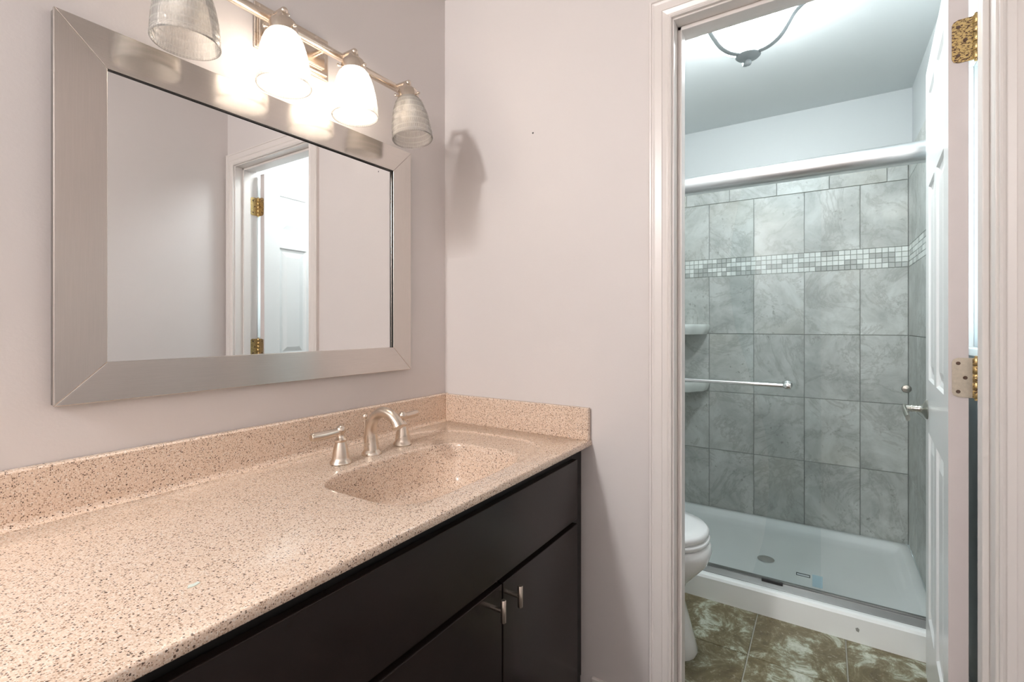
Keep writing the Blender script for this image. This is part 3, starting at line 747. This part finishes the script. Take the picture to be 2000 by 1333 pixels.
# sliding shower door
sd = thing('shower_door', 'frameless sliding glass shower door under a thick silver header', 'shower door', (2.27, .25, .101))
HX = 2.270
hp = []
for k in range(25):
    a = -PI / 2 - PI * k / 24; hp.append((HX + .002 + .033 * math.cos(a), 1.812 + .037 * math.sin(a)))
hp = [(HX + .030, 1.775)] + hp + [(HX + .030, 1.849)]
B().prism(hp, 'y', -.359, .851).build('header', 'alu', sd, 30)
tp = [(2.232, .1005), (2.232, .1035), (2.2335, .1045), (2.2575, .1155), (2.2590, .1180), (2.2608, .1180), (2.2612, .1125), (2.2820, .1125), (2.2828, .1140), (2.298, .1140), (2.298, .1005)]
B().prism(tp, 'y', -.359, .851).build('bottom_track', 'track', sd, 0)
b = B(); b.box(2.25, 2.29, .836, .851, .115, 1.775, .002); b.box(2.279, 2.295, -.359, -.351, .115, 1.775, .001); b.build('wall_jamb', 'alu', sd)
# left panel with straight edge
b = B(); b.box(2.2625, 2.2685, .014, .836, .108, 1.785, .0008); gl = b.build('glass_panel', 'glass', sd); tag(gl, 'left glass panel with straight edge carrying the towel bar')
b = B(); bx, bz, ye = 2.214, .937, .128
b.tube([(bx, ye, bz), (bx, .735, bz)], .0078, 20)
for ys_ in (ye, .735):
    b.tube([(2.262, ys_, bz), (bx, ys_, bz)], .0075, 16)
    b.lathe([(0, 0), (.0175, 0), (.0180, .004), (.0150, .010), (.0095, .016), (.0075, .020)], 28, Tr(2.2625, ys_, bz) @ Rot(-90, 'Y'))
    sg = -1 if ys_ == ye else 1
    b.lathe([(0, -.014), (.0125, -.014), (.0135, -.012), (.0135, .006), (.0115, .009), (.0090, .013), (.0075, .014)], 24, Tr(bx, ys_, bz) @ Rot(90 * (1 if sg < 0 else -1), 'X') @ Rot(180, 'Y'))
b.build('towel_bar', 'chrome', gl)
# right panel with its flowing left edge
SC = [(.300, 1.785), (.302, 1.764), (.331, 1.61), (.347, 1.465), (.347, 1.324), (.325, 1.17), (.281, 1.006), (.238, .834), (.209, .716), (.198, .582), (.199, .447), (.216, .292), (.233, .217), (.259, .123), (.262, .1145)]
cur = [(p.x, p.y) for p in catmull([(a, c, 0) for a, c in SC], 6)]
poly = cur + [(-.352, .1145), (-.352, 1.785)]
b = B(); b.prism(poly, 'x', 2.2845, 2.2905); gr = b.build('glass_panel', 'glass', sd, 20); tag(gr, 'right glass panel with an S-curved left edge')
b = B(); b.lathe([(0, 0), (.010, 0), (.010, .012), (.014, .016), (.0150, .022), (.0125, .027), (0, .029)], 24, Tr(2.2845, -.250, .947) @ Rot(-90, 'Y')); b.build('knob', 'oldnickel', gr)
b = B(); b.box(2.2835, 2.2845, .050, .099, .1585, .1705, .0004); lb = b.build('maker_label', 'label_dark', gr); tag(lb, 'tiny dark oval maker label')
b = B(); b.box(2.2830, 2.2835, .053, .096, .1615, .1675); 
b.build('label_print', 'label_light', lb)
b = B(); b.box(2.2838, 2.2845, .008, .043, .128, .176, .0003); tag(b.build('film_patch', 'label_blue', gr), 'pale blue film patch')
b = B(); b.box(2.2500, 2.2588, .145, .222, .1125, .1245, .001); tag(b.build('door_guide', 'black', sd), 'black plastic bottom guide')

# corner shelves
def shelf(z, label):
    b = B(); X, Y = 3.176, .849; n = 20; top, bot, low = [], [], []
    out = [(X, Y - .248)]
    for k in range(n + 1):
        t = k / n; x = X - .012 - (.236) * t ** 1.0 ; y = Y - .248 + .236 * t
        bow = .055 * math.sin(PI * t) + .012 * math.sin(3 * PI * t) ** 2
        out.append((x - bow * .7, y - bow * .7))
    out += [(X - .248, Y), (X, Y)]
    def ringz(z, s): return [(X + (x - X) * s, Y + (y - Y) * s, z) for x, y in out]
    b.loft([ringz(z - .062, .94), ringz(z - .040, .985), ringz(z - .020, 1.0), ringz(z - .006, 1.0), ringz(z - .001, .99), ringz(z, .97), ringz(z - .004, .90)], (True, True))
    tag(b.build('corner_shelf', 'shelf', smooth=50), label, 'shelf', 'white corner shelves in the shower')
shelf(1.186, 'upper white ceramic shelf in the left shower corner, above the towel bar')
shelf(.838, 'lower white ceramic shelf in the left shower corner, behind the towel bar')

# ---------------------------------------------------------------- toilet
tx = 1.80; yt = .335
to = thing('toilet', 'white toilet facing right, its rounded front showing past the door jamb', 'toilet', (tx, .75, 0))
def egg(yf, yb, w, z, n=40, pw=2.3):
    """outline pointing to -y: front yf, back yb, half width w"""
    ym = yf + (yb - yf) * .58; out = []
    for k in range(n):
        t = 2 * PI * k / n; c, s = math.cos(t), math.sin(t)
        e = 2 / pw
        x = w * math.copysign(abs(c) ** e, c); y = ym + (ym - yf if s < 0 else yb - ym) * math.copysign(abs(s) ** e, s)
        out.append((tx + x, y, z))
    return out
b = B()
b.loft([egg(yt + .050, .98, .118, 0), egg(yt + .046, .98, .122, .012), egg(yt + .056, .97, .115, .05), egg(yt + .078, .95, .104, .13), egg(yt + .098, .93, .102, .20), egg(yt + .085, .92, .122, .25),
        egg(yt + .045, .92, .155, .295), egg(yt + .012, .92, .176, .335), egg(yt, .92, .183, .37), egg(yt + .004, .92, .183, .395), egg(yt + .012, .92, .176, .402),
        egg(yt + .05, .86, .135, .400), egg(yt + .07, .80, .115, .34), egg(yt + .12, .70, .08, .26)], (True, True))
b.build('bowl', 'porcelain', to, 70)
b = B(); b.loft([egg(yt + .014, .86, .174, .404), egg(yt + .008, .86, .179, .408), egg(yt + .006, .86, .181, .418), egg(yt + .010, .86, .177, .424)], (True, True)); b.build('seat', 'porcelain', to, 60)
b = B(); b.loft([egg(yt + .014, .86, .176, .4275), egg(yt + .010, .86, .179, .431), egg(yt + .010, .86, .179, .446), egg(yt + .018, .86, .172, .453), egg(yt + .06, .84, .14, .458), egg(yt + .15, .78, .08, .461)], (True, True)); b.build('lid', 'porcelain', to, 60)
b = B(); b.curved = True; b.box(tx - .20, tx + .20, .925, 1.185, .39, .735, .025, 4); b.build('tank', 'porcelain', to, 60)
b = B(); b.curved = True; b.box(tx - .212, tx + .212, .912, 1.192, .735, .770, .012, 3); b.build('tank_lid', 'porcelain', to, 60)
b = B(); b.tube([(tx - .15, .925, .68), (tx - .15, .905, .68), (tx - .09, .900, .672)], .007, 12); b.build('flush_lever', 'chrome', to)
